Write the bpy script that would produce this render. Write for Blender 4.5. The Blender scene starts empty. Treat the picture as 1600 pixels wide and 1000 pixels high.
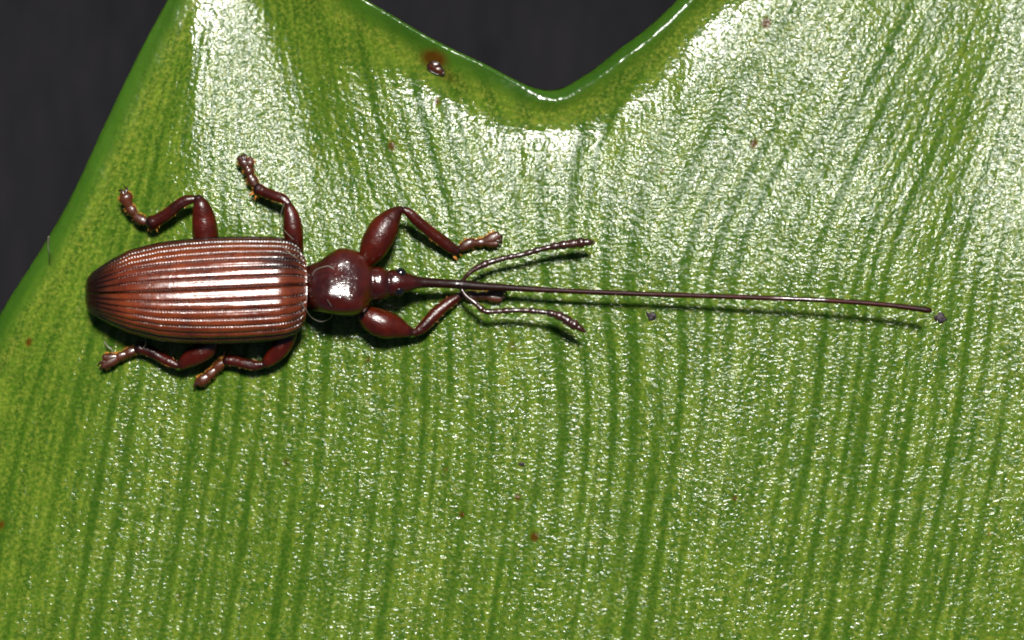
import bpy, math, random
import numpy as np
from mathutils import Vector, noise as mnoise

random.seed(7); RNG = np.random.RandomState(11)
sc = bpy.context.scene
# ------------------------------------------------------------------ camera
# one scene unit is about 3 mm of the real place; the lens looks straight down on the leaf
CAM_H = 40.0
sc.unit_settings.scale_length = 0.003
cam_d = bpy.data.cameras.new('camera'); cam = bpy.data.objects.new('camera', cam_d)
sc.collection.objects.link(cam); sc.camera = cam
cam.location = (0, 0, CAM_H); cam.rotation_euler = (0, 0, 0)
cam_d.sensor_width = 36; cam_d.lens = 90
cam_d.clip_start = 0.1; cam_d.clip_end = 400
cam_d.dof.use_dof = True; cam_d.dof.focus_distance = CAM_H - 0.45; cam_d.dof.aperture_fstop = 0.10

# ------------------------------------------------------------------ light
SUN = Vector((0.10, 0.46, 1.0)).normalized()
w = bpy.data.worlds.new('World'); sc.world = w; w.use_nodes = True
nt = w.node_tree; bg = nt.nodes['Background']
sky = nt.nodes.new('ShaderNodeTexSky'); sky.sky_type = 'NISHITA'; sky.sun_disc = False
sky.sun_elevation = math.asin(SUN.z); sky.sun_rotation = math.atan2(SUN.x, SUN.y)
nt.links.new(sky.outputs[0], bg.inputs[0]); bg.inputs[1].default_value = 0.019   # a flash photograph in the dark: hardly any sky
sl = bpy.data.lights.new('sun', 'SUN'); so = bpy.data.objects.new('sun', sl)
sc.collection.objects.link(so)
sl.energy = 4.6; sl.angle = math.radians(10.0); sl.color = (1.0, 0.97, 0.92)
so.rotation_euler = SUN.to_track_quat('Z', 'Y').to_euler(); so.location = SUN * 30
sc.view_settings.view_transform = 'Standard'; sc.view_settings.look = 'None'
sc.view_settings.exposure = 1.0; sc.view_settings.gamma = 1.0
sc.view_settings.use_curve_mapping = False
sc.cycles.filter_width = 1.9

# ------------------------------------------------------------------ helpers
def W(px, py, z=0.0):
    """reference-grid coordinates (hundredths of a unit, origin top left) -> world point at height z"""
    k = (CAM_H - z) / CAM_H / 100.0
    return np.array([(px - 800) * k, (500 - py) * k, z])

def link(name, verts, faces, mat, parent=None, smooth=True, normals=None, origin=None, attrs=None):
    me = bpy.data.meshes.new(name)
    v = np.asarray(verts, dtype=float)
    if origin is None and parent is not None: origin = ROOT.get(parent.name, (0, 0, 0))
    if origin is not None: v = v - np.array(origin)
    me.from_pydata(v.tolist(), [], faces if isinstance(faces, list) else faces.tolist())
    me.polygons.foreach_set('use_smooth', [smooth] * len(me.polygons))
    for k, a in (attrs or {}).items():
        at = me.attributes.new(k, 'FLOAT', 'POINT'); at.data.foreach_set('value', np.asarray(a, dtype=np.float32))
    me.materials.append(mat); me.update()
    if normals is not None: me.normals_split_custom_set_from_vertices(normals.tolist())
    o = bpy.data.objects.new(name, me); sc.collection.objects.link(o)
    if parent is not None:
        o.parent = parent
        if origin is not None:
            po = ROOT[parent.name]; o.location = (0, 0, 0)
    elif origin is not None: o.location = tuple(origin)
    ROOT[o.name] = tuple(origin) if origin is not None else (0, 0, 0)
    return o
ROOT = {}

def empty(name, loc, label, cat):
    o = bpy.data.objects.new(name, None); sc.collection.objects.link(o)
    o.location = tuple(loc); o['label'] = label; o['category'] = cat; o.empty_display_size = 0.3
    ROOT[o.name] = tuple(loc); return o

def grid_faces(n, m, wrap=False, flip=False):
    i, j = np.meshgrid(np.arange(n - 1), np.arange(m if wrap else m - 1), indexing='ij')
    a = i * m + j; b = i * m + (j + 1) % m; c = (i + 1) * m + (j + 1) % m; d = (i + 1) * m + j
    q = np.stack([a, b, c, d], -1).reshape(-1, 4)
    return q[:, ::-1] if flip else q

def catmull(P, n):
    P = np.asarray(P, float); k = len(P)
    d = np.r_[0, np.cumsum(np.linalg.norm(np.diff(P[:, :3], axis=0), axis=1) + 1e-6)]
    T = np.zeros_like(P)
    for i in range(k):
        a, b = max(0, i - 1), min(k - 1, i + 1); T[i] = (P[b] - P[a]) / (d[b] - d[a])
    s = np.linspace(0, d[-1], n); out = np.zeros((n, P.shape[1]))
    idx = np.clip(np.searchsorted(d, s, side='right') - 1, 0, k - 2)
    h = (d[idx + 1] - d[idx]); t = ((s - d[idx]) / h)[:, None]; h = h[:, None]
    return ((2*t**3-3*t**2+1)*P[idx] + (t**3-2*t**2+t)*h*T[idx] + (-2*t**3+3*t**2)*P[idx+1] + (t**3-t**2)*h*T[idx+1])

def smooth_interp(x, xp, fp):
    """monotone-ish cubic (catmull) interpolation of a table"""
    xp = np.asarray(xp, float); fp = np.asarray(fp, float)
    m = np.gradient(fp, xp)
    i = np.clip(np.searchsorted(xp, x, side='right') - 1, 0, len(xp) - 2)
    h = xp[i+1] - xp[i]; t = np.clip((x - xp[i]) / h, 0, 1)
    return (2*t**3-3*t**2+1)*fp[i] + (t**3-2*t**2+t)*h*m[i] + (-2*t**3+3*t**2)*fp[i+1] + (t**3-t**2)*h*m[i+1]

def tube_geo(pts, n=40, seg=20, flat=1.0, wobble=0.0, mod=None, expo=2.0):
    """pts: rows (x, y, z, r) in world units -> rounded swept tube with closed ends"""
    S = catmull(pts, n); P = S[:, :3]; R = np.maximum(S[:, 3], 0.002)
    if mod is not None: R = R * mod(np.linspace(0, 1, n))
    Tn = np.gradient(P, axis=0); Tn /= np.linalg.norm(Tn, axis=1)[:, None]
    up = np.array([0, 0, 1.0]); V = []
    # rounded caps
    rings = []
    for c in (0.15, 0.5, 0.85): rings.append((P[0] - Tn[0]*R[0]*(1-c)*0.9, Tn[0], R[0]*math.sqrt(max(0.02, 1-(1-c)**2))))
    for p, t, r in zip(P, Tn, R): rings.append((p, t, r))
    for c in (0.85, 0.5, 0.15): rings.append((P[-1] + Tn[-1]*R[-1]*(1-c)*0.9, Tn[-1], R[-1]*math.sqrt(max(0.02, 1-(1-c)**2))))
    a = np.linspace(0, 2*math.pi, seg, endpoint=False)
    ca, sa = np.cos(a), np.sin(a)
    ce, se = np.sign(ca)*np.abs(ca)**(2/expo), np.sign(sa)*np.abs(sa)**(2/expo)
    for k, (p, t, r) in enumerate(rings):
        s = np.cross(up, t); s /= np.linalg.norm(s) + 1e-9; u = np.cross(t, s)
        rr = r
        if wobble: rr = r * (1 + wobble * np.array([mnoise.noise(Vector((p[0]*6+q*.7, p[1]*6, q*1.3))) for q in range(seg)]))
        rr = np.broadcast_to(rr, (seg,))
        V.append(p + s*(rr*ce)[:, None] + u*(rr*se*flat)[:, None])
    V = np.concatenate(V); nr = len(rings)
    F = grid_faces(nr, seg, wrap=True).tolist()
    V = np.vstack([V, [rings[0][0]], [rings[-1][0]]]); c0, c1 = len(V) - 2, len(V) - 1
    for j in range(seg):
        F.append([c0, (j+1) % seg, j]); F.append([c1, (nr-1)*seg + j, (nr-1)*seg + (j+1) % seg])
    return V, F

def merge(parts):
    V, F, o = [], [], 0
    for v, f in parts:
        V.append(v); F += [[i + o for i in q] for q in f]; o += len(v)
    return np.vstack(V), F

def pxpath(rows):
    """rows (px, py, z, r_px) -> world rows"""
    out = []
    for px, py, z, r in rows:
        p = W(px, py, z); out.append([p[0], p[1], p[2], r / 100.0 * (CAM_H - z) / CAM_H])
    return np.array(out)

def sock(n, name): return n.inputs[name]
class Mat:
    def __init__(s, name):
        s.m = bpy.data.materials.new(name); s.m.use_nodes = True; s.t = s.m.node_tree
        s.b = s.t.nodes['Principled BSDF']
    def n(s, kind, **kw):
        x = s.t.nodes.new(kind)
        for k, v in kw.items():
            if k.startswith('i_'):
                key = k[2:]; x.inputs[int(key) if key.isdigit() else key.replace('_', ' ')].default_value = v
            else: setattr(x, k, v)
        return x
    def l(s, a, b): s.t.links.new(a, b)
    def math(s, op, a, b=None, clamp=False):
        x = s.n('ShaderNodeMath', operation=op); x.use_clamp = clamp
        for i, v in enumerate((a, b)):
            if v is None: continue
            if isinstance(v, (int, float)): x.inputs[i].default_value = v
            else: s.l(v, x.inputs[i])
        return x.outputs[0]
    def mix(s, f, a, b):
        x = s.n('ShaderNodeMix', data_type='RGBA')
        for i, v in ((0, f), (6, a), (7, b)):
            if isinstance(v, (int, float)): x.inputs[i].default_value = v
            elif isinstance(v, tuple): x.inputs[i].default_value = v + (1,) if len(v) == 3 else v
            else: s.l(v, x.inputs[i])
        return x.outputs[2]
    def rng(s, v, a, b, c=0.0, d=1.0):
        x = s.n('ShaderNodeMapRange'); s.l(v, x.inputs[0])
        for i, q in enumerate((a, b, c, d)): x.inputs[i+1].default_value = q
        return x.outputs[0]
    def attr(s, name): return s.n('ShaderNodeAttribute', attribute_name=name).outputs['Fac']
    def pos(s): return s.n('ShaderNodeNewGeometry').outputs['Position']
    def noise(s, scale, detail=3, rough=.5, vec=None, out=0, dist=0.0):
        x = s.n('ShaderNodeTexNoise'); x.inputs['Scale'].default_value = scale
        x.inputs['Detail'].default_value = detail; x.inputs['Roughness'].default_value = rough
        x.inputs['Distortion'].default_value = dist
        s.l(vec if vec is not None else s.n('ShaderNodeTexCoord').outputs['Object'], x.inputs['Vector']); return x.outputs[out]
    def bump(s, h, strength, dist, nrm=None):
        x = s.n('ShaderNodeBump'); s.l(h, x.inputs['Height'])
        if isinstance(strength, (int, float)): x.inputs['Strength'].default_value = strength
        else: s.l(strength, x.inputs['Strength'])
        x.inputs['Distance'].default_value = dist
        if nrm is not None: s.l(nrm, x.inputs['Normal'])
        return x.outputs[0]

# ------------------------------------------------------------------ leaf shape
EDGE = np.array([(-620,1700),(-500,1440),(-400,1250),(-250,970),(-100,690),(0,491),(77,368),(106,317),(163,195),(224,70),(262,0),(300,-66),(340,-118),
  (385,-132),(440,-104),(500,-52),(570,-2),(617,26),(673,59),(708,77),(756,99),(798,121),(825,134),(852,141),(876,139),(900,126),
  (932,105),(964,79),(1000,53),(1038,20),(1062,-4),(1100,-38),(1200,-115),(1350,-205),(1600,-285),(1900,-330),(2150,-300)], float)
X0, X1, YB = -560.0, 2100.0, 1480.0
EX = np.linspace(-600, 2140, 2741)
EY = smooth_interp(EX, EDGE[:, 0], EDGE[:, 1])
EY = np.convolve(np.pad(EY, 7, mode='edge'), np.ones(15)/15, 'valid')

def edge_dist(px, py):
    out = np.full(px.shape, 1e9)
    step = EX[::6]; ys = EY[::6]
    P0 = np.stack([step[:-1], ys[:-1]], -1); P1 = np.stack([step[1:], ys[1:]], -1); D = P1 - P0; L = (D**2).sum(1)
    f = out.ravel(); x = px.ravel(); y = py.ravel()
    for (a, b), (dx, dy), l in zip(P0, D, L):
        sel = np.abs(x - a) < 420 if True else None
        xs, ysel = x[sel], y[sel]
        t = np.clip(((xs - a)*dx + (ysel - b)*dy)/l, 0, 1)
        f[sel] = np.minimum(f[sel], np.hypot(xs - a - t*dx, ysel - b - t*dy))
    return f.reshape(px.shape)

# vein coordinate: every vein keeps one id; the table says where each id runs at each level
IDS = np.array([-600,-300,0,100,200,300,400,500,600,700,800,850,900,1000,1100,1200,1300,1400,1500,1800,2200], float)
VT = {1500:[-700,-390,-95,5,105,205,305,405,505,600,700,750,795,895,995,1095,1195,1295,1395,1690,2080],
 1000: IDS.tolist(),
 600:[-500,-190,80,172,266,362,455,547,642,740,842,893,945,1055,1165,1270,1370,1475,1580,1890,2300],
 400:[-350,-60,150,225,302,385,465,548,636,724,812,862,925,1062,1190,1300,1403,1505,1605,1930,2350],
 200:[-120,70,215,265,320,383,440,497,572,668,785,862,960,1150,1285,1395,1485,1570,1665,2000,2400],
 0:[100,210,280,305,340,378,420,467,530,625,745,870,1110,1290,1395,1487,1562,1645,1745,2080,2500],
 -350:[190,250,310,330,355,385,415,450,500,590,720,900,1250,1450,1530,1600,1670,1745,1850,2180,2600]}
VY = np.array(sorted(VT)); VX = np.array([VT[k] for k in VY], float)
RX = np.arange(-620, 2141, 4.0); RY = np.arange(-360, 1501, 4.0)
cols = np.stack([smooth_interp(RY, VY, VX[:, i]) for i in range(len(IDS))], 1)
gk = np.exp(-np.linspace(-2.2, 2.2, 61)**2); gk /= gk.sum()
cols = np.stack([np.convolve(np.pad(cols[:, i], 30, mode='reflect', reflect_type='odd'), gk, 'valid') for i in range(len(IDS))], 1)
U = np.stack([np.interp(RX, cols[j], IDS) for j in range(len(RY))])     # id at raster
# stripes (the parallel veins)
VEIN = np.zeros_like(U); u = -560.0
YY = np.broadcast_to(RY[:, None], U.shape); XX = np.broadcast_to(RX[None, :], U.shape)
dudx = np.gradient(U, 4.0, axis=1)
k = 0
while u < 2150:
    big = (k % 2 == 0)
    wd = RNG.uniform(6.5, 10.5) if big else RNG.uniform(3, 6)
    amp = RNG.uniform(.75, 1.0) if big else RNG.uniform(.45, .85)
    ph1, ph2, l1, l2 = RNG.uniform(0, 6.28), RNG.uniform(0, 6.28), RNG.uniform(150, 300), RNG.uniform(60, 130)
    am = amp*(.80 + .20*np.sin(YY/l1 + ph1)*1.0 + .16*np.sin(YY/l2 + ph2))
    wob = .7*np.sin(YY/l2*1.3 + ph1) + .3*np.sin(YY/23.0 + ph2)
    VEIN = np.maximum(VEIN, am*np.exp(-((U - u - wob)/(wd))**2)); 
    u += RNG.uniform(13, 22); k += 1
VEIN = np.clip(VEIN, 0, 1)

def bil(T, px, py):
    fx = np.clip((px - RX[0])/4, 0, len(RX)-1.001); fy = np.clip((py - RY[0])/4, 0, len(RY)-1.001)
    i = fx.astype(int); j = fy.astype(int); a = fx - i; b = fy - j
    return T[j, i]*(1-a)*(1-b) + T[j, i+1]*a*(1-b) + T[j+1, i]*(1-a)*b + T[j+1, i+1]*a*b

def G(px, py, cx, cy, sx, sy, ang=0):
    c, s = math.cos(math.radians(ang)), math.sin(math.radians(ang))
    dx, dy = px - cx, py - cy; a = dx*c + dy*s; b = -dx*s + dy*c
    return np.exp(-(a/sx)**2 - (b/sy)**2)
def sstep(a, b, x):
    t = np.clip((x - a)/(b - a), 0, 1); return t*t*(3-2*t)

def leaf_big(px, py):
    """large undulation of the blade (units)"""
    # left flank falls away from the crease that comes down from the left lobe
    crease = 296 - 0.42*np.maximum(py - 330, 0)
    q = np.maximum(360 - py, 0)
    h = -(0.00035 + .0010*sstep(1180, 1450, px) + .0011*sstep(520, 380, px - .25*py))*(np.sqrt(q*q + 60**2) - 60)                 # the upper third bends down, away from the viewer's feet
    dl = crease - px; dl = .5*(dl + np.sqrt(dl*dl + 600)) - 4.0
    h = h - 0.0017*dl - 0.0000035*dl**2                     # left flank falls away from the crease
    de = np.clip(px - 296, 0, 190)
    h = h - 0.0010*(np.sqrt(de*de + 64) - 8)*sstep(460, 200, py)
    h = h + 0.0030*(np.sqrt(np.maximum(160 - py, 0)**2 + 8100) - 90)*sstep(405, 600, px - .30*py)*sstep(1000, 800, px)
    h = h - 0.11*G(px, py, 1215, 20, 95, 190, 25)
    h = h + 0.09*G(px, py, 1400, 160, 120, 260, 15) - .05*G(px, py, 1560, 60, 50, 300, 10)
    h = h - .0003*(np.sqrt(np.maximum(py - 520, 0)**2 + 150**2) - 150)   # the near end sinks a little
    # a shallow hollow runs along inside the rim of the notch
    ny = np.interp(px, EX, EY); hd = (py - ny)/np.sqrt(1 + np.interp(px, EX, np.gradient(EY, EX))**2)
    hd = hd*sstep(0, 30, hd + 30)
    hw = sstep(520, 700, px)
    h = h - 0.092*hw*np.exp(-((hd - 66 - 10*np.sin(px/37.0))/46.0)**2)
    h = h + 0.012*np.exp(-((px - 826 + .12*(py - 240))/7.0)**2)*sstep(200, 235, py)*sstep(360, 300, py)
    # gentle waves over the lower blade
    h = h + 0.020*np.sin(px/95.0 + py/400.0) + 0.014*np.sin(px/51.0 + 1.3 - py/300.0) + 0.03*np.sin(py/170.0 + px/600.0)
    return h

def leaf_z(px, py, d=None, vein=None):
    if d is None: d = edge_dist(px, py)
    if vein is None: vein = bil(VEIN, px, py)
    h = leaf_big(px, py) - 0.007*vein*sstep(40, 90, d)
    # thick rounded rim roll
    rw = sstep(800, 880, px)
    h = h + (0.012 + .040*rw)*np.exp(-((d - 19)/13.0)**2)
    R = 5.0 + 13.0*rw + 8.0*sstep(250, 120, px)
    e = np.clip(1 - d/R, 0, 1)
    h = h - (.06 + .10*rw + .05*sstep(250, 120, px))*(1 - np.sqrt(np.clip(1 - e*e, 0, 1)))
    return h

def leaf_at(px, py):
    return float(leaf_z(np.array([float(px)]), np.array([float(py)]))[0])

RUST = [(45,535,5,.9),(2,820,5,.9),(612,228,6,.8),(683,158,5,.7),(1197,36,7,.95),(1178,225,6,.8),(1034,266,4,.6),(835,839,6,.95),(809,777,4,.9),
        (722,804,4,.8),(697,733,4,.5),(1148,778,4,.7),(1545,835,5,.4),(447,722,7,.35),(1540,895,4,.3),(280,932,6,.35),(800,540,8,.35),(575,562,4,.6)]

# ------------------------------------------------------------------ materials
RELIEF = .0165
def leaf_material(margin=False):
    M = Mat('leaf_margin' if margin else 'leaf_blade'); b = M.b
    co = M.n('ShaderNodeTexCoord').outputs['Object']
    vein = M.rng(M.attr('vein'), .12, .78); ed = M.attr('edge'); rust = M.attr('rust'); u = M.attr('vu')
    # vein-aligned coordinates for the streaks
    comb = M.n('ShaderNodeCombineXYZ'); M.l(u, comb.inputs[0])
    sep = M.n('ShaderNodeSeparateXYZ'); M.l(co, sep.inputs[0]); M.l(M.math('MULTIPLY', sep.outputs[1], .16), comb.inputs[1])
    streak = M.noise(5.5, 2, .5, comb.outputs[0])
    streak2 = M.noise(1.1, 2, .5, comb.outputs[0])
    vor = M.n('ShaderNodeTexVoronoi', feature='F1', voronoi_dimensions='2D'); vor.inputs['Scale'].default_value = 13.5
    vor.inputs['Randomness'].default_value = 1.0
    wob = M.n('ShaderNodeVectorMath', operation='MULTIPLY_ADD'); wn = M.noise(9, 2, .5, co, out=1); M.l(wn, wob.inputs[0])
    wob.inputs[1].default_value = (.10, .10, .10); M.l(co, wob.inputs[2]); M.l(wob.outputs[0], vor.inputs['Vector'])
    cell = vor.outputs['Distance']
    mott = M.noise(18, 3, .62, co)
    mid = M.noise(2.2, 3, .55, co)
    notv = M.math('SUBTRACT', 1.0, vein, clamp=True)
    body = M.rng(ed, .13, .36)                # 0 on the smooth margin, 1 on the blade
    # colour
    yel = M.math('MULTIPLY', M.rng(mott, .43, .66), M.math('MULTIPLY_ADD', notv, .75) if False else M.math('ADD', M.math('MULTIPLY', notv, .7), .3))
    yel = M.math('MULTIPLY', yel, body)
    c = M.mix(M.rng(streak, .38, .62), (.026, .066, .0045), (.062, .110, .0075))
    c = M.mix(M.math('MULTIPLY', vein, .82), c, (.0160, .053, .0045))
    c = M.mix(M.math('MULTIPLY', yel, .85), c, (.140, .165, .018))
    c = M.mix(M.math('MULTIPLY', M.rng(mid, .45, .75), .35), c, (.020, .055, .004))
    mcol = M.mix(M.rng(streak2, .3, .7), (.016, .050, .003), (.030, .076, .005))
    c = M.mix(body, mcol, c)
    c = M.mix(M.math('MULTIPLY', M.rng(rust, .1, .6), .9), c, (.048, .013, .0015))
    M.l(c, b.inputs['Base Color'])
    # relief: small plump cells, a little wider across the veins than along them
    mp = M.n('ShaderNodeMapping'); mp.inputs['Scale'].default_value = (.8, 1.2, 1); M.l(co, mp.inputs['Vector'])
    h = M.math('ADD', M.math('MULTIPLY', M.math('SUBTRACT', 1.0, M.math('POWER', cell, 1.6)), .40), M.math('MULTIPLY', M.noise(16, 2, .5, mp.outputs[0]), 1.0))
    h = M.math('ADD', h, M.math('MULTIPLY', M.noise(30, 2, .5, mp.outputs[0]), .40))
    h = M.math('ADD', h, M.math('MULTIPLY', M.noise(4, 2, .5, comb.outputs[0]), .35))
    st = M.math('MULTIPLY', M.math('ADD', M.math('MULTIPLY', notv, .45), .55), M.math('ADD', M.math('MULTIPLY', M.rng(ed, .20, 1.3), .90), .10))
    bp = M.bump(h, st, RELIEF)
    bp = M.bump(M.noise(2.3, 3, .6, co), .8, .035 if not margin else .055, bp)
    M.l(bp, b.inputs['Normal'])
    rg = M.math('ADD', M.math('MULTIPLY', M.noise(5, 2, .5, co), .13), .075 if not margin else .14); M.l(rg, b.inputs['Roughness'])
    b.inputs['IOR'].default_value = 1.48
    M.l(M.math('MULTIPLY', M.math('SUBTRACT', .29, M.math('MULTIPLY', vein, .24)), M.math('SUBTRACT', 1.0, rust, clamp=True)), b.inputs['Specular IOR Level'])
    b.inputs['Subsurface Weight'].default_value = 0.75
    b.inputs['Subsurface Radius'].default_value = (.25, 1.0, .07); b.inputs['Subsurface Scale'].default_value = .20
    return M.m

def chitin(name, ca, cb, rough=.26, bumps=.35, coat=.4, scale=24, tint=False, dark=(.0035, .0008, .0006), spec=.5, lump=.0, gloss=False):
    M = Mat(name); b = M.b; co = M.n('ShaderNodeTexCoord').outputs['Object']
    n1 = M.noise(2.6, 4, .6, co)
    c = M.mix(M.rng(n1, .35, .68), ca, cb)
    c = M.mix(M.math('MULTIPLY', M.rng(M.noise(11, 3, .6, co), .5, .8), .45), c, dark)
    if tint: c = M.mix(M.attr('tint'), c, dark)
    M.l(c, b.inputs['Base Color'])
    vor = M.n('ShaderNodeTexVoronoi'); vor.inputs['Scale'].default_value = scale; M.l(co, vor.inputs['Vector'])
    pit = M.rng(vor.outputs['Distance'], .05, .38)
    h = M.math('ADD', M.math('MULTIPLY', pit, .7), M.math('MULTIPLY', M.noise(60, 2, .5, co), .25))
    nb_ = M.bump(h, bumps, .012)
    if lump: nb_ = M.bump(M.noise(6, 4, .65, co), lump, .03, nb_)
    M.l(nb_, b.inputs['Normal'])
    rr = M.math('ADD', M.math('MULTIPLY', M.noise(7, 3, .6, co), .22), rough - .10)
    b.inputs['Specular IOR Level'].default_value = spec
    if gloss:        # the snout is duller than the thorax
        g = M.attr('gloss'); rr = M.math('ADD', rr, M.math('MULTIPLY', M.math('SUBTRACT', 1.0, g), .28))
        M.l(M.math('ADD', M.math('MULTIPLY', g, spec - .12), .12), b.inputs['Specular IOR Level'])
    M.l(rr, b.inputs['Roughness'])
    b.inputs['IOR'].default_value = 1.56
    b.inputs['Coat Weight'].default_value = coat; b.inputs['Coat Roughness'].default_value = .12
    return M.m

def plain(name, col, rough=.5, spec=.5, nscale=8, var=.35):
    M = Mat(name); co = M.n('ShaderNodeTexCoord').outputs['Object']
    M.l(M.mix(M.rng(M.noise(nscale, 3, .6, co), .3, .7), col, tuple(x*(1-var) for x in col)), M.b.inputs['Base Color'])
    M.b.inputs['Roughness'].default_value = rough; M.b.inputs['Specular IOR Level'].default_value = spec
    return M.m

m_blade, m_margin = leaf_material(), leaf_material(True)
m_ely = chitin('wing_case_shell', (.130, .0230, .0030), (.058, .0070, .0010), rough=.265, bumps=.22, coat=.0, scale=30, tint=True, spec=.60, lump=.25)
m_body = chitin('thorax_shell', (.036, .0030, .0003), (.015, .0010, .0002), rough=.205, bumps=.26, coat=.0, scale=23, tint=True, lump=.40, gloss=True, spec=.60)
m_leg = chitin('leg_shell', (.050, .0036, .0002), (.017, .0010, .0001), rough=.30, bumps=.25, coat=.0, scale=30, tint=True, spec=.35, lump=.6)
m_tars = chitin('foot_shell', (.050, .011, .002), (.014, .0025, .0008), rough=.38, bumps=.3, coat=.3, scale=40, spec=.3)
m_ant = chitin('antenna_shell', (.036, .007, .002), (.014, .003, .001), rough=.28, bumps=.3, coat=.3, scale=40, tint=True, dark=(.006,.002,.002))
m_eye = plain('eye', (.004, .004, .005), .12, .6)
m_bristle = plain('orange_bristle', (.42, .17, .03), .4)
m_claw = plain('claw', (.03, .010, .008), .25)
m_hair = plain('pale_fibre', (.12, .11, .085), .35)
m_scar = plain('scar_brown', (.06, .014, .005), .3, .5, 22, .7)
m_scar_rim = plain('scar_rim', (.012, .006, .004), .3)
m_grit = plain('grey_debris', (.040, .030, .034), .6, .25, 30, .8)

# ------------------------------------------------------------------ the dark cloth far below the leaf
def ground():
    M = Mat('dark_cloth'); co = M.n('ShaderNodeTexCoord').outputs['Object']
    mp = M.n('ShaderNodeMapping'); mp.inputs['Scale'].default_value = (1.0, .25, 1); mp.inputs['Rotation'].default_value = (0, 0, math.radians(-28)); M.l(co, mp.inputs['Vector'])
    n = M.noise(.9, 5, .6, mp.outputs[0]); n2 = M.noise(3.5, 3, .6, mp.outputs[0])
    c = M.mix(M.rng(n, .3, .7), (.0042, .0043, .0051), (.0076, .0073, .0083))
    c = M.mix(M.math('MULTIPLY', M.rng(n2, .45, .75), .4), c, (.0120, .0105, .0125))
    M.l(c, M.b.inputs['Base Color']); M.b.inputs['Roughness'].default_value = .85
    M.b.inputs['Specular IOR Level'].default_value = .04
    M.l(M.bump(n2, .2, .2), M.b.inputs['Normal'])
    n_ = 61; xs = np.linspace(-150, 150, n_)
    X, Y = np.meshgrid(xs, xs, indexing='ij')
    Z = -13 + .25*np.sin(X*.55 + .3*Y) + .2*np.sin(Y*.4 + 1)
    o = link('ground', np.stack([X, Y, Z], -1).reshape(-1, 3), grid_faces(n_, n_, flip=False), M.m)
    o['kind'] = 'structure'
    o.data.flip_normals() if o.data.polygons[0].normal.z < 0 else None
ground()

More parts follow.
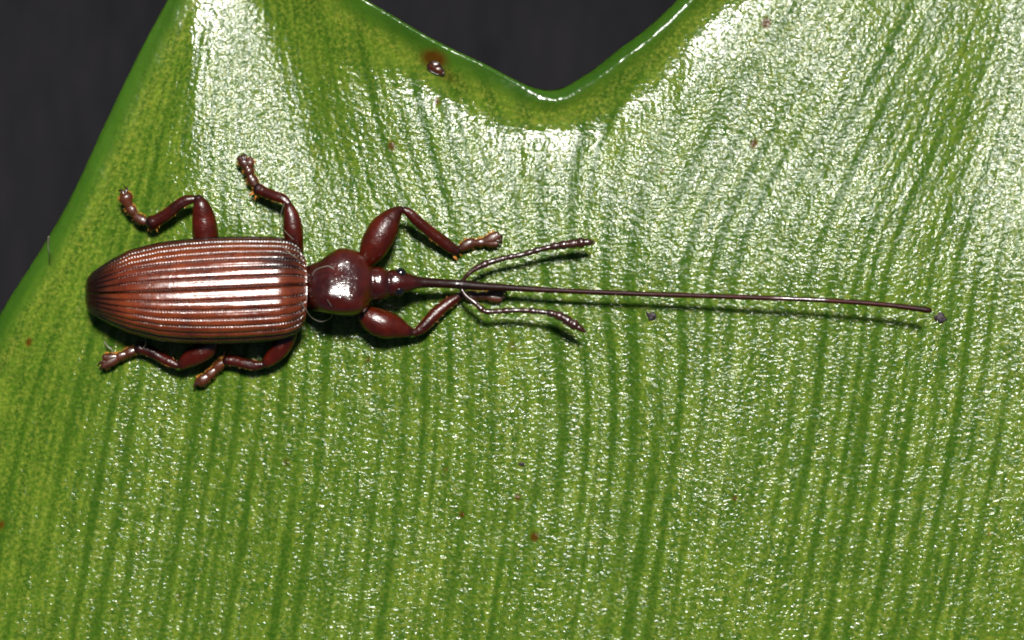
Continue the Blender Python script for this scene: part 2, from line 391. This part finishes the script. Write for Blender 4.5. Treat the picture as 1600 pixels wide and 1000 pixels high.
# ------------------------------------------------------------------ build the leaf
def build_leaf():
    root = empty('leaf', (0, 0, 0), 'broad glossy green leaf with parallel veins and a notched, thick rounded margin', 'leaf')
    ncol = 720; xs = np.linspace(X0, X1, ncol)
    ytop = np.interp(xs, EX, EY); slope = np.gradient(ytop, xs)
    # smooth the local stretch so rows stay even
    st = np.sqrt(1 + slope**2); st = np.convolve(np.pad(st, 12, mode='edge'), np.ones(25)/25, 'valid')
    nb = 22; band = 44.0*(np.linspace(0, 1, nb)**1.35)
    rows = [ytop + b*st for b in band]
    y0 = rows[-1]
    nrest = 380; t = np.linspace(0, 1, nrest + 1)[1:]
    ybot = YB + 30*np.sin(xs/170)
    for q in t: rows.append(y0 + (ybot - y0)*(q*.80 + .20*q*q))
    PY = np.stack(rows); PX = np.broadcast_to(xs, PY.shape).copy()
    d = edge_dist(PX, PY); d[0] = 0
    vein = bil(VEIN, PX, PY)*sstep(30, 85, d); u = bil(U, PX, PY)
    Z = leaf_z(PX, PY, d, vein)
    rust = np.zeros_like(Z)
    for (cx, cy, r, a) in RUST: rust = np.maximum(rust, a*G(PX, PY, cx, cy, r, r*1.25))
    rust = np.maximum(rust, .85*G(PX, PY, 678, 92, 21, 14, 15)); rust = np.maximum(rust, .35*G(PX, PY, 690, 112, 34, 12, 35))
    KZ = (CAM_H - Z)/CAM_H/100
    P = np.stack([(PX - 800)*KZ, (500 - PY)*KZ, Z], -1)
    gx = np.gradient(P, axis=1); gy = np.gradient(P, axis=0)
    N = np.cross(gy, gx); N /= np.linalg.norm(N, axis=-1)[..., None]
    N[N[..., 2] < 0] *= -1
    def part(name, a, b, mat):
        p = P[a:b].reshape(-1, 3); n = N[a:b].reshape(-1, 3); nr = b - a
        return link(name, p, grid_faces(nr, ncol, flip=True), mat, root, normals=n, origin=(0, 0, 0),
             attrs=dict(vein=vein[a:b].ravel(), edge=(d[a:b]/100).ravel(), rust=rust[a:b].ravel(), vu=(u[a:b]/100).ravel()))
    mo = part('margin', 0, nb, m_margin); bo = part('blade', nb - 1, len(rows), m_blade)
    # underside
    sub = P[:, ::6].copy(); sub = sub[::4]; th = .15*np.ones(sub.shape[:2]); dd = d[:, ::6][::4]
    th = .04 + .14*np.clip(dd/15, 0, 1)
    sub[..., 2] -= th; sub[0, :, 2] += .0
    sub0 = P[0, ::6].copy(); sub0[:, 2] -= .001
    sub = np.concatenate([sub0[None], sub])
    link('underside', sub.reshape(-1, 3), grid_faces(sub.shape[0], sub.shape[1]), m_margin, root, origin=(0, 0, 0),
         attrs=dict(vein=np.zeros(sub.shape[0]*sub.shape[1]), edge=np.zeros(sub.shape[0]*sub.shape[1]), rust=np.zeros(sub.shape[0]*sub.shape[1]), vu=np.zeros(sub.shape[0]*sub.shape[1])))
    # the scar by the upper margin: sunken brown lens with a dark torn lip
    cx, cy = 680, 105; zc = leaf_at(cx, cy); n = 40
    ring = []; ins = []
    ang = math.radians(32)
    for k in range(n):
        a = 2*math.pi*k/n; rx, ry = 13.5, 8.0
        jx = 1 + .10*math.sin(3*a + 1) + .05*math.sin(7*a)
        ex, ey = rx*math.cos(a)*jx, ry*math.sin(a)*jx
        X, Y = cx + ex*math.cos(ang) - ey*math.sin(ang), cy + ex*math.sin(ang) + ey*math.cos(ang)
        r = .014 + .010*abs(mnoise.noise(Vector((k*.5, 0, 0)))) + (.012 if abs(a) < .5 else 0)
        ring.append((X, Y, r))
    V = []
    for X, Y, r in ring:
        p = W(X, Y, 0); p[2] = leaf_at(X, Y) + .004; c = W(cx, cy, 0); o = p[:2] - c[:2]; o /= np.linalg.norm(o)
        for q in range(8):
            b = 2*math.pi*q/8; V.append([p[0] + o[0]*r*math.cos(b), p[1] + o[1]*r*math.cos(b), p[2] + r*1.2*math.sin(b)])
    F = []
    for i in range(n):
        for q in range(8): F.append([i*8+q, i*8+(q+1) % 8, ((i+1) % n)*8+(q+1) % 8, ((i+1) % n)*8+q])
    so_ = link('scar', V, F, m_scar_rim, root, origin=(0, 0, 0)); so_['label'] = 'brown torn scar near the upper margin'
    V = []; F = []
    for ri, f in enumerate((1.0, .75, .45, .2)):
        for X, Y, r in ring:
            x, y = cx + (X-cx)*f, cy + (Y-cy)*f
            p = W(x, y, 0); z = leaf_at(x, y) + .006 + .045*(1-f)**.7*(1 + .8*mnoise.noise(Vector((x*.16, y*.16, 3)))); V.append([p[0], p[1], z])
    for ri in range(3):
        for i in range(n): F.append([ri*n+i, ri*n+(i+1) % n, (ri+1)*n+(i+1) % n, (ri+1)*n+i])
    F.append([3*n+i for i in range(n)])
    link('scar_tissue', V, F, m_scar, so_, origin=(0, 0, 0))
build_leaf()

# ------------------------------------------------------------------ the weevil
A = {}
weevil = empty('weevil', W(480, 450, 0.05), 'reddish brown long-snouted weevil with ribbed wing cases walking on the leaf', 'weevil')

# --- wing cases
TOPX = [133, 137, 145, 158, 175, 205, 250, 290, 330, 370, 400, 430, 450, 463, 472, 479]
TOPY = [446, 433, 425, 415.5, 405, 390, 379, 374, 371, 369.5, 369.5, 370, 371.5, 376, 384, 399]
BOTY = [471, 484, 491, 499, 508, 521, 533, 537, 538, 537.5, 536, 534, 531, 526, 520, 508]
MIDX = [133, 300, 479]; MIDY = [459, 452.5, 444]
def build_elytra():
    ns, nt = 430, 190
    s = np.linspace(0, 1, ns); s = s**1.25*.75 + s*.25
    t = np.linspace(0, 1, nt)                    # 0 suture .. 1 outer edge, then wraps under
    S, T = np.meshgrid(s, t, indexing='ij')
    for side, yo in ((-1, TOPY), (1, BOTY)):
        xb = 480 - 7*T**2 - 9*sstep(.7, 1, T)        # rounded base edge
        px = 133 + S*(xb - 133)
        yedge = np.interp(133 + S*346, TOPX, yo)
        ker = np.ones(9)/9
        ye = np.convolve(np.pad(yedge[:, 0], 4, mode='edge'), ker, 'valid'); ye[0] = yedge[0, 0]
        yedge = ye[:, None]*np.ones_like(T)
        ym = np.interp(px, MIDX, MIDY)
        # cross section: angle-like parameter; T<.9 is the dorsal face, rest goes under
        q = np.clip(T/.90, 0, 1); lat = np.sin(q*math.pi/2*.99)**.86 / (math.sin(math.pi/2*.99)**.86)
        lat = .35*q + .65*lat*1.0; lat = lat/lat.max()
        under = np.clip((T - .90)/.10, 0, 1)
        half = np.abs(yedge - ym)
        prof = np.clip(1 - lat**2.7, 0, 1)**.62
        H = (.74*np.clip(1 - (1 - S)**6, 0, 1)**.60 - .26*np.clip(S - .15, 0, 1)) * (1 - .36*sstep(.84, 1.0, S)**1.5)
        zedge = .44 - .10*sstep(.25, 0, S)
        z = zedge + H*prof
        yy = ym + side*half*lat
        roll = .17*(yy - ym)/100.0*1.25*sstep(0, .25, S)
        z = z + roll*prof**.4
        z = z - .20*under; yy = yy - side*half*.10*under**2
        # ribs: 10 striae on each wing case, rows of punctures inside each groove
        NS = 7.5
        ph = T/.90*NS + .0
        fr = ph - np.floor(ph); dist = np.minimum(fr, 1 - fr)       # 0 at groove
        fade = sstep(0, .06, S)*sstep(1.0, .975, S)*sstep(1.0, .93, q)
        groove = np.exp(-(dist/.11)**2)
        rib = np.sin(np.clip(fr, 0, 1)*math.pi)**.8
        alt = np.where(np.floor(ph).astype(int) % 2 == 0, 1.0, .65)
        spacing = 4.6
        idx = np.round(ph).astype(int)
        pphase = px/spacing + idx*.37 + .5*np.sin(idx*5.1)
        punct = np.exp(-(dist/.16)**2)*np.clip(np.cos(pphase*2*math.pi)*.5 + .5, 0, 1)**1.6
        ribh = np.array([.006,.014,.007,.016,.008,.014,.019,.012,.016,.010])[np.floor(ph).astype(int) % 10]
        disp = .85*ribh*rib - .012*groove - .011*punct
        disp = disp*fade
        sut = np.exp(-(T/.012)**2); disp = disp - .02*sut
        # base: transverse dent, slight irregularity
        disp = disp + .010*np.sin(px/37 + idx)*fade*.4
        K = (CAM_H - z)/CAM_H/100
        P = np.stack([(px - 800)*K, (500 - yy)*K, z], -1)
        gx = np.gradient(P, axis=0); gt = np.gradient(P, axis=1)
        N = np.cross(gx, gt); N /= np.linalg.norm(N, axis=-1)[..., None] + 1e-9
        if N[ns//2, 10, 2] < 0: N = -N
        P = P + N*disp[..., None]
        if side < 0: P[:, 0, 1] += .003
        else: P[:, 0, 1] -= .003
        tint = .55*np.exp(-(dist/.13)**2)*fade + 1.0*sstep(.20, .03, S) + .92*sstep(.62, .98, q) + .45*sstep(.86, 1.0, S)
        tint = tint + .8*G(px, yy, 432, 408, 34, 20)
        F = grid_faces(ns, nt, flip=(side > 0))
        o = link('wing_case', P.reshape(-1, 3), F, m_ely, weevil, attrs=dict(tint=np.clip(tint, 0, .95).ravel()))
        o['label'] = 'upper wing case, nearer the leaf notch' if side < 0 else 'lower wing case, in the shaded side'
        if o.data.polygons[len(o.data.polygons)//2 - 60].normal.z < 0: o.data.flip_normals()
build_elytra()

# --- body: abdomen, thorax, head and snout in one continuous skin
#   x, top y, bottom y, z top, z bottom, superellipse, tint
BODY = [(150,448,468,.34,.22,2,.6),(175,430,484,.44,.16,2.2,.6),(230,405,510,.52,.10,2.4,.6),(320,386,524,.56,.08,2.5,.6),(410,386,522,.56,.08,2.5,.6),
 (455,396,512,.60,.10,2.4,.6),(470,410,492,.66,.16,2.3,.6),(477,418,480,.72,.22,2.2,.7),(481,415,483,.80,.22,2.3,.45),
 (486,412.5,485,.90,.20,2.4,.4),(500,407.5,488,.99,.18,2.8,.2),(514,396,490.5,1.02,.18,3.0,.05),(530,387.5,493,1.01,.18,3.0,.0),(545,388,494,1.005,.18,3.0,0),
 (558,392,492,.97,.20,3,0),(568,399,488.5,.93,.24,2.8,0),(576,408,480,.85,.30,2.2,.1),(581,418,469,.79,.36,2.1,.55),(585,417,468.5,.80,.34,2.1,.15),
 (595,417,468,.80,.34,2.1,0),(603,420,467,.77,.34,2.1,0),(607,423,464,.72,.36,2,.45),(612,421,463,.74,.34,2.1,.05),(622,421,461,.73,.34,2.1,0),
 (632,424,457.5,.70,.36,2,0),(642,427.5,454.5,.66,.38,2,.05),(652,431.5,451,.62,.40,2,.25),(662,433.5,449.5,.58,.41,2,.6),(680,435,449.5,.53,.39,2,.8),
 (705,436.5,450.5,.48,.35,2,.85),(720,437,452,.46,.32,2,.85),(740,439.5,453.5,.44,.31,2,.85),(760,441.5,454,.42,.30,2,.8),(800,445,455,.39,.295,2,.75),(850,448.5,457.3,.37,.29,2,.65),
 (900,451.3,459.3,.37,.295,2,.6),(1000,455.2,463,.40,.33,2,.5),(1100,458.6,466.2,.44,.37,2,.45),(1200,461.8,469.4,.49,.42,2,.35),(1284,465,472.6,.54,.467,2,.3),(1289,465.1,473.1,.545,.465,2,.5),
 (1294,466,473.4,.545,.475,2,.3),(1340,468.6,476.2,.565,.49,2,.35),(1390,472.8,480.8,.58,.50,2,.4),(1430,477.2,486.2,.59,.505,2,.5),(1448,479.5,489,.595,.505,2,.65),(1454,481.3,488.8,.585,.515,2,.8),(1456.5,483.5,487,.565,.535,2,.85)]
def build_body():
    B = np.array(BODY); seg = 72
    xs = np.concatenate([np.arange(150, 478, 6.0), np.arange(478, 670, 1.1), np.arange(670, 1448, 5.0), np.array([1448, 1450, 1452, 1454, 1455.2, 1456.2])])
    R = np.stack([np.interp(xs, B[:, 0], B[:, c]) for c in range(7)], 1)
    ker = np.array([1, 2, 3, 2, 1.])/9
    for c in range(1, 7):
        sel = (xs > 482) & (xs < 668)
        f = np.convolve(np.pad(R[:, c], 2, mode='edge'), ker, 'valid'); f = np.convolve(np.pad(f, 2, mode='edge'), ker, 'valid'); R[sel, c] = f[sel]
    a = np.linspace(0, 2*math.pi, seg, endpoint=False); ca, sa = np.cos(a), np.sin(a)
    V = []; TI = []
    for x, (_, t, b, zt, zb, e, ti) in zip(xs, R):
        yc, hw = (t + b)/2, (b - t)/2; zc, hz = (zt + zb)/2, (zt - zb)/2
        X = np.sign(ca)*np.abs(ca)**(2/e); Zs = np.sign(sa)*np.abs(sa)**(2/e)
        y = yc + hw*X; z = zc + hz*Zs
        topm = np.clip(Zs, 0, 1)
        if 480 < x < 582:       # thorax: dorsum leans, with two swellings and a shallow furrow behind the neck
            w_ = sstep(482, 500, x)*sstep(582, 566, x)
            z = z + topm*w_*(.165*X - .02)
            z = z + w_*topm*(-.07*np.exp(-((x-574)/12)**2 - ((y-468)/12)**2) - .06*np.exp(-((x-510)/22)**2 - ((y-480)/12)**2)
                  - .03*np.exp(-((x-525)/26)**2 - ((y-420)/12)**2))
        k = (CAM_H - z)/CAM_H/100
        V.append(np.stack([(x - 800)*k, (500 - y)*k, z], -1)); TI.append(np.full(seg, ti))
    gx_ = 1 - sstep(652, 668, xs) + np.exp(-((xs - 716)/4.0)**2) + sstep(1200, 1225, xs)*sstep(1291, 1288, xs)
    GL = np.repeat(np.clip(gx_, 0, 1), seg)
    n = len(xs); V = np.concatenate(V); TI = np.concatenate(TI)
    F = grid_faces(n, seg, wrap=True).tolist(); F.append(list(range(seg))[::1]); F.append([(n-1)*seg + j for j in range(seg)][::-1])
    o = link('body', V, F, m_body, weevil, attrs=dict(tint=TI, gloss=GL))
    import bmesh
    bm = bmesh.new(); bm.from_mesh(o.data); bmesh.ops.recalc_face_normals(bm, faces=bm.faces); bm.to_mesh(o.data); bm.free()
build_body()

def ball(px, py, z, r, flat=1.0, n=14, m=20, sy=1.0):
    c = W(px, py, z); V = []
    for i in range(n + 1):
        th = math.pi*i/n
        for j in range(m):
            a = 2*math.pi*j/m; V.append(c + np.array([math.sin(th)*math.cos(a)*r, math.sin(th)*math.sin(a)*r*sy, math.cos(th)*r*flat]))
    return np.array(V), grid_faces(n + 1, m, wrap=True, flip=False).tolist()
for (px, py, r) in ((623, 453.0, .10), (626, 427.5, .09)):
    v, f = ball(px, py, .60, r, 1.0); o = link('eye', v, f, m_eye, weevil)
def fixn(o):
    import bmesh
    bm = bmesh.new(); bm.from_mesh(o.data); bmesh.ops.recalc_face_normals(bm, faces=bm.faces); bm.to_mesh(o.data); bm.free(); return o
for o in list(weevil.children):
    if o.name.startswith('eye'): fixn(o)

# --- antennae: a slim shaft, beaded segments and a thicker club
def antenna(rows, nb, club0, lbl, z0tint=.0):
    P = pxpath(rows); P[:, 3] *= 1.22
    def mod(t):
        f = np.ones_like(t); sel = t > .17
        q = (t[sel] - .17)/(.83)*nb; fr = q - np.floor(q)
        f[sel] = .80 + (.24 + .10*np.sin(q*2.3))*np.sin(np.clip(fr, 0, 1)**1.5*math.pi)**.7
        return f
    v, F = tube_geo(P, 200, 14, mod=mod)
    ti = np.full(len(v), .35); 
    o = link('antenna', v, F, m_ant, weevil, attrs=dict(tint=ti)); fixn(o); o['label'] = lbl
    return o
antenna([(722,440,.40,2.2),(729,431,.42,2.6),(738,423,.42,3.0),(752,415,.41,4.4),(768,409,.38,4.0),(790,403,.36,3.6),(815,398,.35,3.6),(840,391,.35,3.7),(865,385,.35,4.4),
         (885,382,.35,6.0),(905,379.5,.35,6.3),(918,378.5,.35,5.2),(928,378.5,.35,2.2)], 13, .7, 'upper antenna with a slightly thicker club, angled up over the leaf')
antenna([(720,450,.38,2.2),(728,462,.40,3.0),(742,473,.42,3.4),(757,486,.42,3.8),(770,487,.42,3.4),(790,485.5,.42,3.5),(815,485,.42,3.5),(838,486.5,.43,3.6),(858,489,.43,4.0),
         (875,494,.42,6.0),(890,503,.42,6.6),(903,511,.42,5.2),(914,518,.42,2.0)], 13, .7, 'lower antenna, bent at its elbow with a dark club')
for (rows) in ([(903,511,.42,5.0),(909,515,.42,3.6),(916,519.5,.42,1.4)],):
    pass

# --- legs
def endtint(n, seg, base=.05):
    i = np.arange(n)//seg/(n/seg)
    return np.clip(base + .75*sstep(.78, 1.0, i) + .5*sstep(.12, .0, i), 0, .9)
def leg(femur, tibia, tarsus, lbl, claws, bristle=None, ffl=.9, tt=0.0):
    v, f = tube_geo(pxpath(femur), 46, 26, flat=ffl, wobble=.05)
    o = link('leg', v, f, m_leg, weevil, attrs=dict(tint=endtint(len(v), 26))); fixn(o); o['label'] = lbl
    v, f = tube_geo(pxpath(tibia), 40, 20, flat=.95, wobble=.10)
    tb = link('tibia', v, f, m_leg, o, attrs=dict(tint=endtint(len(v), 20, .25))); fixn(tb)
    parts = []
    for sgm in tarsus: parts.append(tube_geo(pxpath(sgm), 16, 14, flat=.6, wobble=.18))
    v, f = merge(parts); tr = link('foot', v, f, m_tars, o); fixn(tr)
    v, f = merge([tube_geo(pxpath(c), 10, 8) for c in claws]); cl = link('claw', v, f, m_claw, o); fixn(cl)
    # bristles: a short fringe at the end of the shin and under the foot pads
    bs = []
    if bristle:
        bx, by, bz, dx, dy, spread, nbr = bristle
        rr = random.Random(int(bx*7 + by))
        for i in range(nbr):
            a = rr.uniform(-1, 1)*spread; L = rr.uniform(6, 13); ox, oy = rr.uniform(-6, 6), rr.uniform(-6, 6)
            ux, uy = dx*math.cos(a) - dy*math.sin(a), dx*math.sin(a) + dy*math.cos(a)
            bs.append(tube_geo(pxpath([(bx+ox, by+oy, bz, 1.5), (bx+ox+ux*L*.5, by+oy+uy*L*.5, bz-.01, 1.2), (bx+ox+ux*L, by+oy+uy*L, max(bz-.05, .02), .35)]), 5, 6))
    T_ = catmull(np.array(tibia, float), 30); rr = random.Random(int(tibia[0][0]))
    for i in range(16):
        k0 = rr.randrange(3, 28); p = T_[k0]; tx, ty = T_[k0+1][0]-p[0], T_[k0+1][1]-p[1]; l = math.hypot(tx, ty); sg = rr.choice((-1, 1)); q = rr.uniform(.5, .95)
        nx, ny = -ty/l*sg, tx/l*sg
        bs.append(tube_geo(pxpath([(p[0]+nx*p[3]*q, p[1]+ny*p[3]*q, p[2]+.03, .45), (p[0]+nx*(p[3]*q+2.6)+tx/l*3, p[1]+ny*(p[3]*q+2.6)+ty/l*3, p[2]+.03, .2)]), 3, 4))
    for sgm in tarsus:
        S = np.array(sgm, float)
        rr = random.Random(int(S[0, 0]*3))
        for i in range(26):
            q = rr.uniform(.1, 1)*(len(S)-1); k0 = min(int(q), len(S)-2); p = S[k0] + (S[k0+1]-S[k0])*(q-k0)
            tx, ty = S[k0+1][0]-S[k0][0], S[k0+1][1]-S[k0][1]; l = math.hypot(tx, ty); sg = rr.choice((-1, 1))
            nx, ny = -ty/l*sg, tx/l*sg
            bs.append(tube_geo(pxpath([(p[0]+nx*p[3]*.7, p[1]+ny*p[3]*.7, p[2]+.0, 1.1), (p[0]+nx*(p[3]+2.5)+tx/l*2, p[1]+ny*(p[3]+2.5)+ty/l*2, max(.02, p[2]-.07), .3)]), 4, 5))
    v, f = merge(bs); b_ = link('bristle_fringe', v, f, m_bristle, o); fixn(b_); b_['kind'] = 'stuff'
    return o
lz = lambda x, y, dz=.07: leaf_at(x, y) + dz
# hind leg, upper side
leg([(324,398,.22,15),(322,378,.24,19),(320,358,.28,20),(318,338,.32,17.5),(314,321,.38,13),(310,311,.37,8)],
    [(304,311,.34,6),(292,313,.33,8),(278,321,.30,9),(262,334,.24,9.5),(248,343,.19,10),(238,348,.16,12)],
    [[(231,348,.13,5),(222,344,.12,8),(212,338,.11,6.5),(208,334,.11,3)],[(213,335,.12,4),(206,329,.12,8),(200,322,.12,6)],[(204,325,.13,4),(199,316,.13,9),(196,308,.13,11),(193,303,.12,6)]],
    'hind leg on the upper side, bent back to the left', [[(194,304,.14,2.6),(190,298,.13,2.2),(185,298,.08,1)],[(196,303,.14,2.6),(198,296,.13,2.2),(194,292,.08,1)]],
    (238,350,.16,-.6,.6,1.6,26))
# middle leg, upper side
leg([(462,402,.22,12),(460,385,.25,14),(458,362,.30,15.5),(456,342,.33,13.5),(452,326,.35,9),(450,320,.34,6)],
    [(450,318,.33,6),(442,311,.31,8),(428,306,.26,8.5),(414,301,.20,8.5),(404,296,.16,10)],
    [[(400,292,.13,5),(395,283,.12,8),(391,276,.12,6)],[(392,277,.12,4),(389,268,.12,8),(386,262,.12,6)],[(387,263,.12,5),(381,254,.12,8),(376,248,.11,6)],[(387,263,.12,5),(390,255,.12,7),(391,249,.11,5)]],
    'middle leg on the upper side, foot pointing to the top left', [[(381,252,.14,2.6),(379,244,.13,2.4),(375,244,.08,1)],[(383,251,.14,2.6),(383,243,.13,2.2),(380,240,.08,1)]],
    (402,300,.15,-.8,.5,1.5,22))
# fore leg, upper side
leg([(566,420,.44,9),(572,408,.46,14),(581,392,.50,20.5),(591,373,.52,23.5),(602,354,.52,21.5),(613,339,.50,15),(622,330,.47,9),(626,328,.46,6.5)],
    [(632,328,.45,5.5),(640,333,.44,7.5),(655,348,.38,8.5),(672,362,.31,9),(690,376,.23,9.5),(706,388,.17,9),(714,393,.15,7)],
    [[(717,391,.12,4),(726,384,.12,8),(736,380,.11,8.5),(743,379,.11,5)],[(742,380,.12,4.5),(750,379,.12,6.5),(757,377,.12,5)],[(756,377,.12,5.5),(767,373,.12,8.5),(776,369,.12,7.5)],[(756,378,.12,5),(766,379,.12,7),(775,381,.12,5)]],
    'fore leg on the upper side with a swollen thigh and outstretched shin', [[(776,370,.13,2.4),(783,368,.12,2.2),(784,374,.07,1)],[(776,376,.13,2.4),(783,377,.12,2.0),(783,382,.07,1)]],
    (714,395,.13,.5,.6,1.2,5))
# fore leg, lower side
leg([(562,484,.44,10),(570,491,.42,15),(584,500,.40,21),(601,507,.38,22),(618,511,.35,18),(632,516,.32,12),(641,519,.30,7.5)],
    [(647,520,.29,5.5),(655,516,.28,8),(668,504,.26,10),(683,488,.22,10),(700,474,.18,9),(714,465,.15,7.5),(722,461,.13,6)],
    [[(724,461,.12,4),(732,462,.11,7.5),(741,463,.11,8),(747,462,.11,5)],[(746,463,.12,4.5),(755,462,.12,6.5),(761,462,.12,5)],[(760,463,.12,5),(770,465,.12,6.5),(781,467,.12,5)],[(760,462,.12,5),(772,458,.12,7.5),(783,456,.12,6)]],
    'fore leg on the lower side, its foot tucked beneath the snout', [[(781,466,.13,2.4),(789,464,.11,2.0),(791,459,.07,1)],[(782,457,.13,2.2),(790,456,.11,2.0),(792,461,.07,1)]],
    None, tt=.0)
# middle leg, lower side
leg([(452,515,.38,13),(448,527,.36,14.5),(438,544,.33,14.5),(426,558,.29,12),(416,567,.26,8.5)],
    [(409,570,.25,6),(398,571,.23,8),(382,568,.20,8.5),(366,564,.17,8.5),(355,563,.15,9)],
    [[(351,565,.13,5),(342,571,.12,8),(335,578,.11,6)],[(337,576,.12,4.5),(329,584,.12,7.5),(324,589,.12,6)],[(325,588,.12,6),(316,594,.12,8.5),(309,597,.11,6)],[(325,588,.12,5),(319,595,.12,6.0),(314,599,.11,4.5)]],
    'middle leg on the lower side, half in the shadow of the wing cases', [[(311,597,.13,2.4),(304,601,.12,2.0),(303,606,.07,1)],[(314,598,.13,2.4),(307,600,.12,2),(306,604,.07,1)]],
    (354,562,.15,-.8,-.2,1.4,20))
# hind leg, lower side
leg([(330,535,.36,12),(322,546,.35,15),(307,554,.32,15.5),(293,563,.28,12.5),(284,570,.26,8.5)],
    [(277,571,.25,5.5),(268,567,.24,7.5),(254,560,.20,8.5),(240,552,.17,8.5),(226,546,.14,9.5),(218,544,.13,10)],
    [[(214,546,.12,4.5),(204,550,.12,7.5),(196,553,.11,6.5)],[(198,552,.12,4.5),(188,557,.12,7),(182,559,.12,5.5)],[(184,558,.12,5),(173,559,.12,7),(164,558,.12,5.5)],[(184,559,.12,5),(172,566,.12,7.5),(163,571,.12,6)]],
    'hind leg on the lower side, stretched back to the left', [[(163,565,.13,2.4),(156,567,.12,2.0),(153,572,.07,1)],[(166,570,.13,2.4),(158,574,.12,2.0),(156,579,.07,1)]],
    (218,546,.13,-.8,.3,1.5,24))

# ------------------------------------------------------------------ stray fibres and debris
def fibre(name, rows, label, cat='fibre', r=None):
    v, f = tube_geo(pxpath(rows), 60, 6)
    o = link(name, v, f, m_hair, None, origin=tuple(np.array(v)[:, :3].mean(0))); fixn(o)
    o['label'] = label; o['category'] = cat
    return o
fibre('fibre', [(470,472,.92,.7),(478,484,.85,.7),(488,497,.62,.7),(502,502.5,.50,.8),(516,497,.62,.8),(520,484,.90,.7),(512,469,1.12,.7)], 'pale curled fibre looped below the thorax of the weevil')
fibre('fibre', [(488,430,1.02,.6),(492,423,1.05,.7),(502,418,1.08,.7),(514,416,1.09,.7),(522,421,1.10,.6)], 'pale fibre arched over the top of the thorax')
fibre('fibre', [(444,318,.42,.6),(439,335,.35,.6),(438,352,.25,.6),(446,362,.55,.6),(458,374,.75,.6)], 'thin fibre hanging from the knee of the upper middle leg')
fibre('fibre', [(436,370,.80,.6),(444,386,1.02,.6),(452,395,1.10,.6),(462,402,1.12,.6),(468,409,1.05,.6)], 'short curved fibre lying on the upper shoulder of the wing case')
fibre('hair', [(77,412,leaf_at(77,412)+.01,.9),(77,395,.05,.9),(75,384,.12,.9),(76,370,.22,1.6)], 'pale upright hair on the left margin of the leaf with a bright tip', 'hair')
fibre('fibre', [(163,534,.08,1.2),(168,541,.07,1.2),(174,546,.07,1.2),(178,554,.06,.8)], 'short pale scrap of fibre below the tip of the wing cases')
fibre('fibre', [(214,510,.62,.6),(222,522,.50,.6),(228,534,.40,.6),(226,542,.35,.6)], 'tiny fibre stuck to the lower rear edge of the wing cases')
fibre('fibre', [(541,491,.5,.6),(549,494,.48,.9),(554,492,.5,.8),(557,487,.55,.5)], 'white scrap of fibre at the lower front edge of the thorax')

def speck(px, py, r, label, seed, name='debris_speck'):
    rr = random.Random(seed); n, m = 10, 14; V = []
    c = W(px, py, 0); c[2] = leaf_at(px, py)
    for i in range(n + 1):
        th = math.pi*i/n
        for j in range(m):
            a = 2*math.pi*j/m; d = Vector((math.sin(th)*math.cos(a), math.sin(th)*math.sin(a), math.cos(th)))
            k = r/100*.72*(1 + 1.1*mnoise.noise(d*1.8 + Vector((seed, 0, 0))))
            V.append(c + np.array([d.x*k*1.15, d.y*k*.8, d.z*k*.35 + .008]))
    o = link(name, V, grid_faces(n+1, m, wrap=True).tolist(), m_grit, None, origin=tuple(c)); fixn(o)
    o['label'] = label; o['category'] = 'debris'
speck(1018, 494, 10, 'small brownish debris speck just below the middle of the snout', 3)
speck(1470, 497, 11, 'grey debris speck on the leaf beyond the tip of the snout', 8)
speck(815, 725, 5, 'tiny dark debris speck low on the leaf, away from the weevil', 5)
